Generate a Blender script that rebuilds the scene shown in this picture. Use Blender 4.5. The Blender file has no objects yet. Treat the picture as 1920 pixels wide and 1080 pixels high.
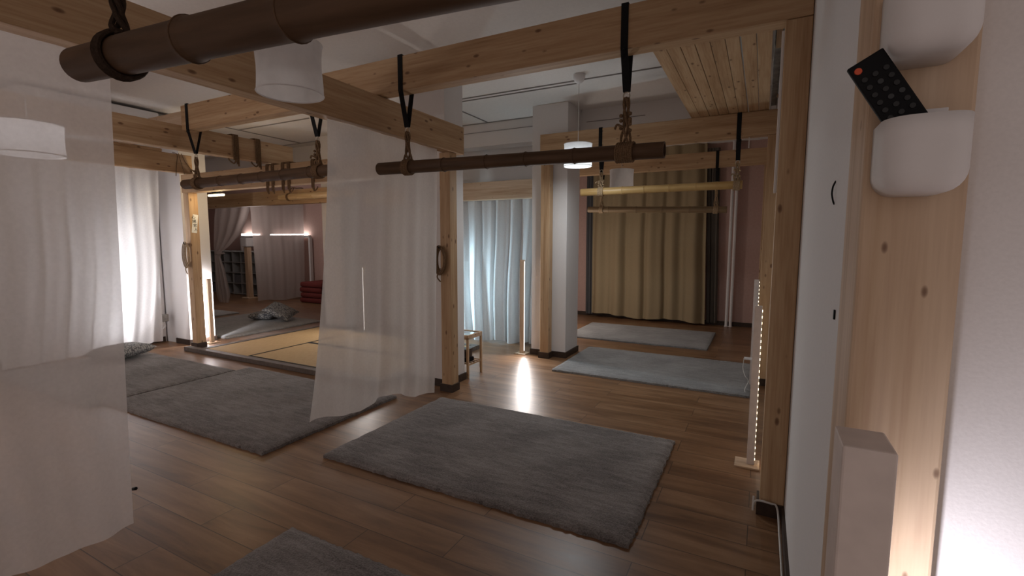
import bpy, bmesh, math, random
from mathutils import Vector, Matrix
random.seed(4)
C = bpy.context.scene.collection
sc = bpy.context.scene
R = math.radians
# ------------------------------------------------------------------ camera
YAW, PITCH, ROLL, CH, FPX = 27.61, 5.68, 0.1, 1.5, 895.0
_y, _p, _r = R(YAW), R(PITCH), R(ROLL)
fwd = Vector((-math.sin(_y)*math.cos(_p), math.cos(_y)*math.cos(_p), -math.sin(_p)))
rgt = Vector((math.cos(_y), math.sin(_y), 0)); up = rgt.cross(fwd)
r2 = rgt*math.cos(_r)+up*math.sin(_r); u2 = -rgt*math.sin(_r)+up*math.cos(_r)
cam = bpy.data.cameras.new('camera'); co = bpy.data.objects.new('camera', cam); C.objects.link(co)
m = Matrix((r2, u2, -fwd)).transposed().to_4x4(); m.translation = Vector((0, 0, CH)); co.matrix_world = m
cam.sensor_width = 36; cam.lens = FPX/1920*36; cam.clip_start = .02; cam.clip_end = 100
sc.camera = co
def P(u, v, ax, val):          # point where the sight line of a photo position meets a plane of the room
    d = r2*((u-960)/FPX)-u2*((v-540)/FPX)+fwd
    o = Vector((0, 0, CH)); return o+d*((val-o[ax])/d[ax])
# ------------------------------------------------------------------ materials
def mat(name, rough=.6, spec=.3):
    M = bpy.data.materials.new(name); M.use_nodes = True
    nt = M.node_tree; b = nt.nodes['Principled BSDF']
    b.inputs['Roughness'].default_value = rough; b.inputs['Specular IOR Level'].default_value = spec
    return M, nt, b
def N(nt, t, **k):
    n = nt.nodes.new(t)
    for a, v in k.items():
        if a in n.inputs: n.inputs[a].default_value = v
        else: setattr(n, a, v)
    return n
def L(nt, a, b): nt.links.new(a, b)
def coords(nt, scale=(1, 1, 1), rnd=True):
    tc = N(nt, 'ShaderNodeTexCoord'); mp = N(nt, 'ShaderNodeMapping'); mp.inputs['Scale'].default_value = scale
    if rnd:
        oi = N(nt, 'ShaderNodeObjectInfo'); ad = N(nt, 'ShaderNodeVectorMath', operation='ADD')
        ml = N(nt, 'ShaderNodeMath', operation='MULTIPLY'); ml.inputs[1].default_value = 37.0
        L(nt, oi.outputs['Random'], ml.inputs[0]); L(nt, tc.outputs['Object'], ad.inputs[0]); L(nt, ml.outputs[0], ad.inputs[1])
        L(nt, ad.outputs[0], mp.inputs['Vector'])
    else: L(nt, tc.outputs['Object'], mp.inputs['Vector'])
    return mp.outputs['Vector']
def ramp(nt, fac, stops):
    r = N(nt, 'ShaderNodeValToRGB'); e = r.color_ramp.elements
    while len(e) < len(stops): e.new(.5)
    for i, (p, c) in enumerate(stops):
        e[i].position = p; e[i].color = (*c, 1) if len(c) == 3 else c
    L(nt, fac, r.inputs['Fac']); return r.outputs['Color']
def mixc(nt, fac, a, b, mode='MIX'):
    x = N(nt, 'ShaderNodeMix', data_type='RGBA', blend_type=mode)
    for inp, v in ((x.inputs[0], fac), (x.inputs[6], a), (x.inputs[7], b)):
        if hasattr(v, 'links'): L(nt, v, inp)
        else: inp.default_value = v if isinstance(v, (int, float)) else (*v, 1)
    return x.outputs[2]
def bump(nt, b, h, strength=.2, dist=.01):
    bp = N(nt, 'ShaderNodeBump'); bp.inputs['Strength'].default_value = strength; bp.inputs['Distance'].default_value = dist
    L(nt, h, bp.inputs['Height']); L(nt, bp.outputs[0], b.inputs['Normal'])
def plain(name, col, rough=.6, spec=.3, noise=.06, scale=20, bmp=.1, metallic=0):
    M, nt, b = mat(name, rough, spec); v = coords(nt)
    n = N(nt, 'ShaderNodeTexNoise', Scale=scale, Detail=4.0); L(nt, v, n.inputs['Vector'])
    lo = tuple(c*(1-noise) for c in col); hi = tuple(min(1, c*(1+noise)) for c in col)
    L(nt, ramp(nt, n.outputs['Fac'], [(.3, lo), (.7, hi)]), b.inputs['Base Color'])
    if bmp: bump(nt, b, n.outputs['Fac'], bmp, .004)
    b.inputs['Metallic'].default_value = metallic
    return M
def pine(name, axis, tint=(1, 1, 1), ks=13, kt=(.06, .11, .165)):
    M, nt, b = mat(name, .55, .25)
    s = [1, 1, 1]; s[axis] = .045
    v = coords(nt, s)
    n1 = N(nt, 'ShaderNodeTexNoise', Scale=14.0, Detail=5.0, Distortion=.6); L(nt, v, n1.inputs['Vector'])
    t = lambda c: tuple(a*q for a, q in zip(c, tint))
    base = ramp(nt, n1.outputs['Fac'], [(.28, t((.33, .19, .095))), (.5, t((.46, .295, .165))), (.72, t((.54, .37, .225)))])
    n2 = N(nt, 'ShaderNodeTexNoise', Scale=90.0, Detail=3.0); L(nt, v, n2.inputs['Vector'])
    base = mixc(nt, .22, base, ramp(nt, n2.outputs['Fac'], [(.35, (.31, .17, .08)), (.6, (.62, .46, .29))]))
    s2 = [ks]*3; s2[axis] = ks*.46
    v2 = coords(nt, s2)
    vo = N(nt, 'ShaderNodeTexVoronoi', Scale=1.0, Randomness=1.0); L(nt, v2, vo.inputs['Vector'])
    k = ramp(nt, vo.outputs['Distance'], [(kt[0], (1, 1, 1)), (kt[1], (.75, .75, .75)), (kt[2], (0, 0, 0))])
    kk = N(nt, 'ShaderNodeMath', operation='MULTIPLY'); L(nt, k, kk.inputs[0]); kk.inputs[1].default_value = .85
    base = mixc(nt, kk.outputs[0], base, t((.13, .06, .03)))
    L(nt, base, b.inputs['Base Color']); bump(nt, b, n2.outputs['Fac'], .12, .003)
    return M
def cloth(name, col, transp=.0, transl=.5, weave=400, transt=(1, 1, 1)):
    M = bpy.data.materials.new(name); M.use_nodes = True; nt = M.node_tree; nt.nodes.clear()
    out = N(nt, 'ShaderNodeOutputMaterial'); d = N(nt, 'ShaderNodeBsdfDiffuse'); t = N(nt, 'ShaderNodeBsdfTranslucent')
    v = coords(nt); n = N(nt, 'ShaderNodeTexNoise', Scale=float(weave)/8, Detail=4.0); L(nt, v, n.inputs['Vector'])
    c = ramp(nt, n.outputs['Fac'], [(.3, tuple(x*.93 for x in col)), (.7, col)])
    L(nt, c, d.inputs['Color']); L(nt, c, t.inputs['Color'])
    ms = N(nt, 'ShaderNodeMixShader'); ms.inputs[0].default_value = transl
    L(nt, d.outputs[0], ms.inputs[1]); L(nt, t.outputs[0], ms.inputs[2]); fin = ms
    if transp:
        tr = N(nt, 'ShaderNodeBsdfTransparent'); m2 = N(nt, 'ShaderNodeMixShader'); m2.inputs[0].default_value = transp
        L(nt, ms.outputs[0], m2.inputs[1]); L(nt, tr.outputs[0], m2.inputs[2]); fin = m2
    L(nt, fin.outputs[0], out.inputs['Surface']); return M
def emit(name, col, strength):
    M = bpy.data.materials.new(name); M.use_nodes = True; nt = M.node_tree; nt.nodes.clear()
    out = N(nt, 'ShaderNodeOutputMaterial'); e = N(nt, 'ShaderNodeEmission'); e.inputs[0].default_value = (*col, 1); e.inputs[1].default_value = strength
    L(nt, e.outputs[0], out.inputs[0]); return M
def led_mat(name, col, hi, lo, pitch):     # a strip of separate diodes
    M = bpy.data.materials.new(name); M.use_nodes = True; nt = M.node_tree; nt.nodes.clear()
    out = N(nt, 'ShaderNodeOutputMaterial'); e = N(nt, 'ShaderNodeEmission'); e.inputs[0].default_value = (*col, 1)
    tc = N(nt, 'ShaderNodeTexCoord'); sp = N(nt, 'ShaderNodeSeparateXYZ'); L(nt, tc.outputs['Object'], sp.inputs[0])
    dv = N(nt, 'ShaderNodeMath', operation='DIVIDE'); L(nt, sp.outputs[2], dv.inputs[0]); dv.inputs[1].default_value = pitch
    fr = N(nt, 'ShaderNodeMath', operation='FRACT'); L(nt, dv.outputs[0], fr.inputs[0])
    gt = N(nt, 'ShaderNodeMath', operation='LESS_THAN'); L(nt, fr.outputs[0], gt.inputs[0]); gt.inputs[1].default_value = .4
    mr = N(nt, 'ShaderNodeMapRange'); L(nt, gt.outputs[0], mr.inputs[0]); mr.inputs[3].default_value = lo; mr.inputs[4].default_value = hi
    L(nt, mr.outputs[0], e.inputs[1]); L(nt, e.outputs[0], out.inputs[0]); return M
PINE = [pine('pine_x', 0), pine('pine_y', 1), pine('pine_z', 2)]
PALE = [pine('pale_pine_x', 0, (1.2, 1.38, 1.75), 22, (.03, .06, .105)), pine('pale_pine_y', 1, (1.2, 1.38, 1.75), 22, (.03, .06, .105)), pine('pale_pine_z', 2, (1.2, 1.38, 1.75), 22, (.03, .06, .105))]
WALL = plain('white_plaster', (.70, .67, .655), .8, .2, .03, 190, .09)
CEIL = plain('ceiling_paint', (.69, .655, .625), .85, .15, .03, 40, .12)
PINK = plain('dusty_pink_paint', (.47, .315, .275), .8, .2, .05, 30, .15)
BASE = plain('dark_brown_skirting', (.045, .028, .02), .45, .35, .2, 30, .1)
BLACKW = plain('black_webbing', (.008, .008, .009), .75, .2, .2, 90, .2)
JUTE = plain('jute_rope', (.17, .105, .06), .9, .1, .35, 120, .6)
JUTEL = plain('pale_jute_rope', (.36, .26, .16), .9, .1, .35, 120, .6)
WPLAST = plain('white_plastic', (.70, .68, .675), .55, .3, .02, 20, .0)
BPLAST = plain('black_plastic', (.005, .005, .006), .6, .15, .1, 20, .0)
GREYM = plain('grey_metal', (.30, .30, .29), .45, .5, .35, 14, .1, .6)
ORANGE = plain('orange_rubber', (.62, .095, .04), .5, .3, .05, 20, 0)
BUTTON = plain('dark_button', (.007, .0072, .0078), .45, .4, .1, 20, 0)
BUTTONL = plain('pale_button_print', (.022, .024, .026), .45, .4, .1, 20, 0)
WASH = plain('whitewashed_bar_wood', (.62, .545, .505), .6, .25, .08, 18, .25)
DKJUTE = plain('dark_cord', (.04, .026, .018), .9, .1, .3, 120, .6)
STEEL = plain('steel_ring', (.5, .45, .38), .3, .5, .1, 20, 0, .9)
TATAMI = None
REDC = plain('red_cushion_cloth', (.17, .04, .036), .85, .1, .15, 40, .4)
DKWOOD = plain('dark_grey_wood', (.13, .105, .09), .6, .3, .2, 20, .2)
BORDER = plain('black_cloth_edging', (.02, .017, .015), .8, .2, .15, 60, .2)
SHELFM = plain('grey_white_shelf', (.34, .34, .34), .6, .3, .04, 20, .05)
SHELFB = plain('dark_slate_back', (.17, .178, .195), .7, .2, .1, 20, .05)
PAPER = plain('white_paper', (.80, .79, .76), .8, .1, .02, 50, .1)
INK = plain('black_ink', (.02, .02, .02), .8, .1, .02, 50, 0)
CORDW = plain('white_cord', (.62, .6, .57), .5, .3, .04, 30, 0)
SHEER = cloth('sheer_voile', (.80, .76, .74), .27, .36, 500)
SHEER2 = cloth('sheer_voile_dense', (.80, .765, .735), .20, .36, 500)
WHITEC = cloth('white_cotton', (.80, .79, .785), .0, .5, 500)
BLUEC = cloth('white_satin', (.80, .81, .82), .0, .38, 500)
TANC = cloth('tan_drape', (.35, .275, .17), .0, .1, 500)
GREYC = cloth('grey_drape', (.10, .10, .105), .0, .1, 500)
DGREYC = cloth('charcoal_drape', (.12, .105, .09), .0, .1, 500)
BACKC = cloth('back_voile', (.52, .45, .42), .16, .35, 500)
SHADE = cloth('paper_shade', (.80, .79, .79), .0, .45, 160)
def mk_floor():
    M, nt, b = mat('walnut_laminate', .34, .55)
    v = coords(nt, (1, 1, 1), False)
    br = N(nt, 'ShaderNodeTexBrick'); br.offset = .37; br.offset_frequency = 2
    for k, x in (('Scale', 1.0), ('Mortar Size', .0022), ('Mortar Smooth', .1), ('Brick Width', 1.28), ('Row Height', .193), ('Bias', 0.0)): br.inputs[k].default_value = x
    br.inputs['Color1'].default_value = (0, 0, 0, 1); br.inputs['Color2'].default_value = (1, 1, 1, 1)
    L(nt, v, br.inputs['Vector'])
    ad = N(nt, 'ShaderNodeVectorMath', operation='ADD'); sc_ = N(nt, 'ShaderNodeVectorMath', operation='SCALE'); sc_.inputs['Scale'].default_value = 9.0
    L(nt, br.outputs['Color'], sc_.inputs[0]); L(nt, v, ad.inputs[0]); L(nt, sc_.outputs[0], ad.inputs[1])
    mp = N(nt, 'ShaderNodeMapping'); mp.inputs['Scale'].default_value = (.35, 3.2, 1); L(nt, ad.outputs[0], mp.inputs['Vector'])
    n = N(nt, 'ShaderNodeTexNoise', Scale=3.0, Detail=7.0, Roughness=.62, Distortion=.5); L(nt, mp.outputs[0], n.inputs['Vector'])
    c = ramp(nt, n.outputs['Fac'], [(.3, (.095, .043, .018)), (.5, (.225, .116, .054)), (.68, (.35, .20, .105))])
    hs = mixc(nt, .25, c, mixc(nt, br.outputs['Color'], (.10, .052, .027), (.21, .125, .075)))
    inv = N(nt, 'ShaderNodeMath', operation='MULTIPLY'); L(nt, br.outputs['Fac'], inv.inputs[0]); inv.inputs[1].default_value = .8
    c2 = mixc(nt, inv.outputs[0], hs, (.025, .015, .01))
    L(nt, c2, b.inputs['Base Color'])
    rr = N(nt, 'ShaderNodeMapRange'); L(nt, n.outputs['Fac'], rr.inputs[0]); rr.inputs[3].default_value = .31; rr.inputs[4].default_value = .41
    L(nt, rr.outputs[0], b.inputs['Roughness'])
    sub = N(nt, 'ShaderNodeMath', operation='SUBTRACT'); L(nt, n.outputs['Fac'], sub.inputs[0]); L(nt, br.outputs['Fac'], sub.inputs[1])
    bump(nt, b, sub.outputs[0], .08, .002); return M
FLOOR = mk_floor()
def mk_rug(name, a, b_, c_):
    M, nt, b = mat(name, .95, .05)
    v = coords(nt, (1.0, 5.5, 1.5)); n = N(nt, 'ShaderNodeTexNoise', Scale=5.5, Detail=9.0, Roughness=.78, Distortion=.5); L(nt, v, n.inputs['Vector'])
    v2 = coords(nt); n2 = N(nt, 'ShaderNodeTexNoise', Scale=130.0, Detail=3.0); L(nt, v2, n2.inputs['Vector'])
    n3 = N(nt, 'ShaderNodeTexNoise', Scale=2.2, Detail=2.0); L(nt, v2, n3.inputs['Vector'])
    c = ramp(nt, n.outputs['Fac'], [(.38, a), (.5, b_), (.61, c_)])
    c = mixc(nt, .45, c, ramp(nt, n2.outputs['Fac'], [(.35, a), (.65, c_)]))
    c = mixc(nt, .22, c, ramp(nt, n3.outputs['Fac'], [(.4, a), (.6, c_)]))
    L(nt, c, b.inputs['Base Color']); bump(nt, b, n2.outputs['Fac'], .9, .01)
    b.inputs['Sheen Weight'].default_value = .25; b.inputs['Sheen Roughness'].default_value = .5
    return M
RUG = mk_rug('grey_pile', (.062, .052, .048), (.18, .157, .148), (.315, .285, .272))
RUGLIT = mk_rug('lit_grey_pile', (.14, .138, .136), (.255, .252, .25), (.37, .368, .366))  # grey pile of the right rugs, lamp light put into its paler colour
RUGL = mk_rug('pale_grey_pile', (.22, .215, .21), (.36, .355, .35), (.48, .475, .47))
def mk_tatami():
    M, nt, b = mat('tatami_straw', .7, .2); v = coords(nt, (60, 4, 10))
    n = N(nt, 'ShaderNodeTexNoise', Scale=4.0, Detail=3.0); L(nt, v, n.inputs['Vector'])
    L(nt, ramp(nt, n.outputs['Fac'], [(.3, (.36, .23, .10)), (.7, (.48, .33, .17))]), b.inputs['Base Color']); bump(nt, b, n.outputs['Fac'], .2, .002); return M
TATAMI = mk_tatami()
def mk_bamboo(name, a, b_, rough, spec):
    M, nt, b = mat(name, rough, spec); v = coords(nt, (.5, 6, 6)); n = N(nt, 'ShaderNodeTexNoise', Scale=5.0, Detail=5.0); L(nt, v, n.inputs['Vector'])
    L(nt, ramp(nt, n.outputs['Fac'], [(.3, a), (.7, b_)]), b.inputs['Base Color']); bump(nt, b, n.outputs['Fac'], .1, .002); return M
BAMD = mk_bamboo('brown_bamboo', (.065, .036, .019), (.115, .066, .037), .6, .2)
BAML = mk_bamboo('yellow_bamboo', (.40, .245, .085), (.56, .38, .16), .4, .4)
BAMF = mk_bamboo('dull_bamboo', (.17, .115, .06), (.26, .18, .10), .5, .3)
BAMP = mk_bamboo('pale_bamboo', (.46, .30, .15), (.62, .44, .24), .45, .35)
def mk_pillow():
    M, nt, b = mat('patterned_cushion_cloth', .9, .1); v = coords(nt, (14, 34, 14)); vo = N(nt, 'ShaderNodeTexVoronoi', Scale=1.2, feature='DISTANCE_TO_EDGE'); L(nt, v, vo.inputs['Vector'])
    L(nt, ramp(nt, vo.outputs['Distance'], [(.05, (.10, .10, .11)), (.13, (.36, .355, .34))]), b.inputs['Base Color']); return M
PILLOW = mk_pillow()
def mk_glass():
    M, nt, b = mat('table_glass', .03, .5); b.inputs['Transmission Weight'].default_value = 1; b.inputs['Base Color'].default_value = (.86, .93, .9, 1); return M
GLASS = mk_glass()
LEDC = led_mat('cool_led', (1, .93, .90), 3, 1.2, .016)
LEDR = led_mat('warm_led', (1, .80, .55), 2.6, .15, .04)
LEDN = led_mat('white_led', (.95, .93, 1), 10, .6, .016)
BULB = emit('lit_bulb', (.86, .95, 1), 3)
BULBW = emit('soft_lit_bulb', (.95, .95, 1), 9)
LEDD = led_mat('dim_led', (1, .93, .88), 2.4, 1.2, .016)
WARME = emit('warm_tube', (1, .8, .45), 5)
STRIPM = emit('back_strip_light', (1, .97, .94), 9)
# ------------------------------------------------------------------ mesh helpers
def obj(name, bm, m, parent=None, loc=(0, 0, 0), smooth=False, rot=None):
    me = bpy.data.meshes.new(name); bm.normal_update(); bm.to_mesh(me); bm.free()
    o = bpy.data.objects.new(name, me); C.objects.link(o); me.materials.append(m)
    o.location = loc
    if rot: o.rotation_euler = rot
    if smooth:
        for p in me.polygons: p.use_smooth = True
        try: me.set_sharp_from_angle(angle=R(40))
        except Exception: pass
    if parent: o.parent = parent
    return o
def tag(o, label, cat, group=None):
    o['label'] = label; o['category'] = cat
    if group: o['group'] = group
    return o
def thing(name, label, cat, loc=(0, 0, 0), group=None, rot=None):
    o = bpy.data.objects.new(name, None); C.objects.link(o); o.location = loc; o.empty_display_size = .1
    if rot: o.rotation_euler = rot
    return tag(o, label, cat, group)
def struct(name, bm, m, loc=(0, 0, 0)):
    o = obj(name, bm, m, None, loc); o['kind'] = 'structure'; return o
def add_box(bm, a, b, bev=0, seg=2, mtx=None):
    r = bmesh.ops.create_cube(bm, size=1); vs = r['verts']
    c = [(a[i]+b[i])/2 for i in range(3)]; s = [abs(b[i]-a[i]) for i in range(3)]
    bmesh.ops.scale(bm, vec=s, verts=vs); bmesh.ops.translate(bm, vec=c, verts=vs)
    if bev:
        es = list({e for v in vs for e in v.link_edges})
        r2_ = bmesh.ops.bevel(bm, geom=es, offset=bev, segments=seg, affect='EDGES', profile=.5)
        vs = list({v for f in r2_['faces'] for v in f.verts} | {v for v in vs if v.is_valid})
    if mtx is not None: bmesh.ops.transform(bm, matrix=mtx, verts=[v for v in vs if v.is_valid])
    return vs
def boxm(a, b, bev=0, o=(0, 0, 0)):
    bm = bmesh.new(); add_box(bm, [a[i]-o[i] for i in range(3)], [b[i]-o[i] for i in range(3)], bev); return bm
def frames(pts):
    out = []
    n = len(pts); prev = None
    for i in range(n):
        t = (pts[min(i+1, n-1)]-pts[max(i-1, 0)])
        t = t.normalized() if t.length > 1e-9 else Vector((0, 0, 1))
        if prev is None:
            ref = Vector((0, 0, 1)) if abs(t.z) < .9 else Vector((1, 0, 0)); a = t.cross(ref).normalized()
        else:
            a = prev-t*prev.dot(t); a = a.normalized() if a.length > 1e-6 else t.orthogonal().normalized()
        prev = a; out.append((a, t.cross(a)))
    return out
def add_tube(bm, pts, r, seg=8, cap=True, flat=None, closed=False):
    pts = [Vector(p) for p in pts]; rs = r if isinstance(r, (list, tuple)) else [r]*len(pts)
    fr = frames(pts); rings = []
    for p, rad, (a, b) in zip(pts, rs, fr):
        ring = []
        for k in range(seg):
            th = 2*math.pi*k/seg
            if flat: w, t = flat; d = Vector((1, 0, 0)); q = a if abs(a.x) > abs(b.x) else b; q2 = b if q is a else a; v = p+q*(w*(1 if math.cos(th+.785) > 0 else -1))+q2*(t*(1 if math.sin(th+.785) > 0 else -1))
            else: v = p+a*(rad*math.cos(th))+b*(rad*math.sin(th))
            ring.append(bm.verts.new(v))
        rings.append(ring)
    for i in range(len(rings)-1+(1 if closed else 0)):
        A, B = rings[i], rings[(i+1) % len(rings)]
        for k in range(seg): bm.faces.new((A[k], A[(k+1) % seg], B[(k+1) % seg], B[k]))
    if cap and not closed: bm.faces.new(rings[0][::-1]); bm.faces.new(rings[-1])
    bmesh.ops.recalc_face_normals(bm, faces=bm.faces[:])
def tubem(pts, r, seg=8, o=(0, 0, 0), closed=False):
    bm = bmesh.new(); add_tube(bm, [Vector(p)-Vector(o) for p in pts], r, seg, closed=closed); return bm
def ribbon(pts, w, t, o=(0, 0, 0)):
    bm = bmesh.new(); add_tube(bm, [Vector(p)-Vector(o) for p in pts], 1, 4, flat=(w/2, t/2)); return bm
def smoothpath(pts, n=6):
    pts = [Vector(p) for p in pts]; out = []
    for i in range(len(pts)-1):
        p0, p1, p2, p3 = pts[max(i-1, 0)], pts[i], pts[i+1], pts[min(i+2, len(pts)-1)]
        for k in range(n):
            t = k/n
            out.append(.5*((2*p1)+(p2-p0)*t+(2*p0-5*p1+4*p2-p3)*t*t+(3*p1-p0-3*p2+p3)*t**3))
    out.append(pts[-1]); return out
# ------------------------------------------------------------------ setting
struct('floor', boxm((-15, -2.6, -.1), (2.2, 9.6, 0)), FLOOR)
struct('ceiling', boxm((-15, -2.6, 3.19), (2.2, 9.6, 3.4)), CEIL)
RX = .17
struct('wall_right', boxm((RX, 1.03, 0), (.45, 9.2, 3.19)), WALL)
struct('wall_near_right', boxm((.249, .915, 0), (2.2, 1.03, 3.19)), WALL)
struct('wall_far', boxm((-3.6, 9.2, 0), (.45, 9.4, 3.19)), PINK)
struct('wall_partition', boxm((-3.6, 6.62, 0), (-3.45, 9.2, 3.19)), PINK)
struct('wall_middle', boxm((-6.0, 6.5, 0), (-2.66, 6.62, 3.19)), WALL)
struct('wall_inner', boxm((-6.12, 6.5, 0), (-6.0, 8.7, 3.19)), PINK)
struct('wall_back_room', boxm((-15, 8.7, 0), (-6.0, 8.85, 3.19)), PINK)
struct('wall_left', boxm((-8.0, -2.6, 0), (-7.8, 3.82, 3.19)), WALL)
struct('wall_side_room', boxm((-15.1, 3.8, 0), (-15.0, 8.85, 3.19)), PINK)
struct('wall_left_return', boxm((-8.0, 3.84, 0), (-7.532, 4.1, 3.19)), WALL)
struct('wall_side_front', boxm((-15, 3.7, 0), (-8.0, 3.82, 3.19)), WALL)
struct('wall_downstand', boxm((-15, 6.1, 2.86), (.17, 6.36, 3.19)), WALL)
# columns
def column(nm, x0, x1, y0, y1, bb=.075):
    struct('column_'+nm, boxm((x0, y0, 0), (x1, y1, 3.19), .004), WALL)
    bm = bmesh.new(); t = .014
    add_box(bm, (x0-t, y0-t, 0), (x1+t, y0, bb)); add_box(bm, (x0-t, y1, 0), (x1+t, y1+t, bb))
    add_box(bm, (x0-t, y0, 0), (x0, y1, bb)); add_box(bm, (x1, y0, 0), (x1+t, y1, bb))
    struct('baseboard_column_'+nm, bm, BASE)
column('center', -3.30, -2.80, 3.93, 4.25)
column('rear', -2.66, -2.18, 5.64, 6.09)
column('left', -7.53, -7.205, 3.83, 4.19)
column('inner', -6.52, -6.1, 5.64, 6.09)
struct('baseboard_right', boxm((RX-.014, 2.995, 0), (RX, 9.2, .075)), BASE)
struct('baseboard_right_near', boxm((RX-.014, 1.04, 0), (RX, 2.83, .075)), BASE)
struct('baseboard_far', boxm((-3.45, 9.185, 0), (RX-.014, 9.2, .075)), BASE)
struct('baseboard_left', boxm((-7.8, -2.5, 0), (-7.786, 3.80, .075)), BASE)
struct('baseboard_back_room', boxm((-14.9, 8.685, 0), (-6.13, 8.7, .075)), BASE)
# ------------------------------------------------------------------ timber frame
TG = 'pine beams of the frame'
def beam(label, a, b, ax, pale=False):
    o = ((a[0]+b[0])/2, (a[1]+b[1])/2, a[2])
    ob = obj('timber_beam', boxm(a, b, .006, o), (PALE if pale else PINE)[ax], None, o)
    return tag(ob, label, 'beam', TG)
beam('long pine beam running away above the two sheer white curtains, ending on the middle post', (-2.76, -2.0, 2.337), (-2.64, 4.03, 2.597), 1)
beam('deep pine crossbeam overhead carrying the large brown bamboo pole in the middle', (-5.268, 2.85, 2.60), (.168, 2.97, 2.845), 0)
beam('pine crossbeam overhead behind the camera side, carrying the nearest thick bamboo pole', (-2.6, .71, 2.60), (.26, .83, 2.84), 0)
beam('pine beam on the left with two brown ropes looped over it and a free end', (-5.39, -.6, 2.415), (-5.27, 4.15, 2.655), 1)
beam('low pine beam at far left above the glowing white curtain', (-7.06, -.6, 2.395), (-6.94, 3.86, 2.635), 1)
beam('pine crossbeam over the tatami with several short rope loops hung on it', (-7.02, 3.745, 2.135), (-3.30, 3.865, 2.375), 0)
beam('pine crossbeam beyond the tatami, in front of the dim back room', (-9.8, 5.50, 2.105), (-6.12, 5.62, 2.345), 0)
beam('pine crossbeam just above the pleated bluish white curtain', (-5.9, 5.97, 2.08), (-2.665, 6.09, 2.335), 0, True)
beam('pine crossbeam resting on the rear column post, under the far end of the overhead boards', (-2.49, 5.50, 2.555), (.11, 5.62, 2.795), 0)
beam('farthest pine crossbeam, right in front of the tan curtain', (-3.44, 7.68, 2.575), (.165, 7.80, 2.80), 0)
beam('short pale pine beam crossing at the ceiling behind the black strap at left', (-6.93, 3.02, 2.657), (-5.29, 3.14, 2.87), 0, True)
beam('pine beam running lengthwise above the blue white curtain, seen through the gap over it', (-4.2, 4.3, 2.34), (-4.08, 6.09, 2.58), 1)
PG = 'pine posts of the frame'
def post(label, x0, x1, y0, y1, z1, sk=True, pale=False, skx=(True, True)):
    loc = ((x0+x1)/2, (y0+y1)/2, 0)
    t = thing('timber_post', label, 'post', loc, PG)
    obj('shaft', boxm((x0, y0, 0.002), (x1, y1, z1), .005, loc), (PALE if pale else PINE)[2], t)
    if sk:
        bm = bmesh.new(); q = .014
        add_box(bm, (x0-q-loc[0], y0-q-loc[1], 0), (x1+q*(skx[1])-loc[0], y0-loc[1], .075))
        add_box(bm, (x0-q-loc[0], y0-loc[1], 0), (x0-loc[0], y1-loc[1], .075))
        if skx[1]: add_box(bm, (x1-loc[0], y0-loc[1], 0), (x1+q-loc[0], y1-loc[1], .075))
        obj('skirting', bm, BASE, t)
    return t
post('pine post standing against the white wall on the right, nearest of those down the wall', .05, .168, 2.852, 2.968, 2.598, True, False, (True, False))
post('pine post farther down the right wall behind the lit wooden strip lamps', -.005, .105, 5.505, 5.615, 2.553)
post('farthest pine post at the right wall beside the pink wall', -.03, .09, 7.685, 7.795, 2.573)
post('pine post in the middle of the room at the corner of the white column', -2.782, -2.662, 3.81, 3.927, 2.335, pale=False)
post('pine post on the rear white column, right of the bright strip lamp', -2.48, -2.36, 5.51, 5.622, 2.553)
post('golden lit pine post at far left with a small paper sign', -7.0, -6.88, 3.75, 3.87, 2.133)
tp = post('pale pine post at the right edge carrying the white holders and remote', .127, .247, .88, 1.028, 3.185, False, True)
# planks overhead
t = thing('plank_soffit', 'boarded panel of pale planks laid overhead between two crossbeams at right', 'boards', (-.37, 4.3, 2.795))
for i in range(8):
    x0 = -.735+i*.0915; w = (.0885, .0865, .0865, .088, .088, .081, .0875, .088)[i]
    obj('plank', boxm((x0, 2.975, 2.797), (x0+w, 5.60, 2.817), .0025, (-.37, 4.3, 2.795)), PINE[1], t)
t = thing('metal_channel', 'grey metal channel in the gap between overhead planks and right post', 'rail', (.03, 4.3, 2.8))
bm = bmesh.new()
for a, b in (((.005, 2.98, 2.80), (.009, 5.58, 2.85)), ((.055, 2.98, 2.80), (.059, 5.58, 2.85)), ((.005, 2.98, 2.846), (.059, 5.58, 2.85))): add_box(bm, [a[i]-(.03, 4.3, 2.8)[i] for i in range(3)], [b[i]-(.03, 4.3, 2.8)[i] for i in range(3)])
obj('profile', bm, GREYM, t)
obj('wood_filler', boxm((.015, 2.99, 2.825), (.05, 3.9, 2.845), 0, (.03, 4.3, 2.8)), PINE[1], t)
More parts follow.
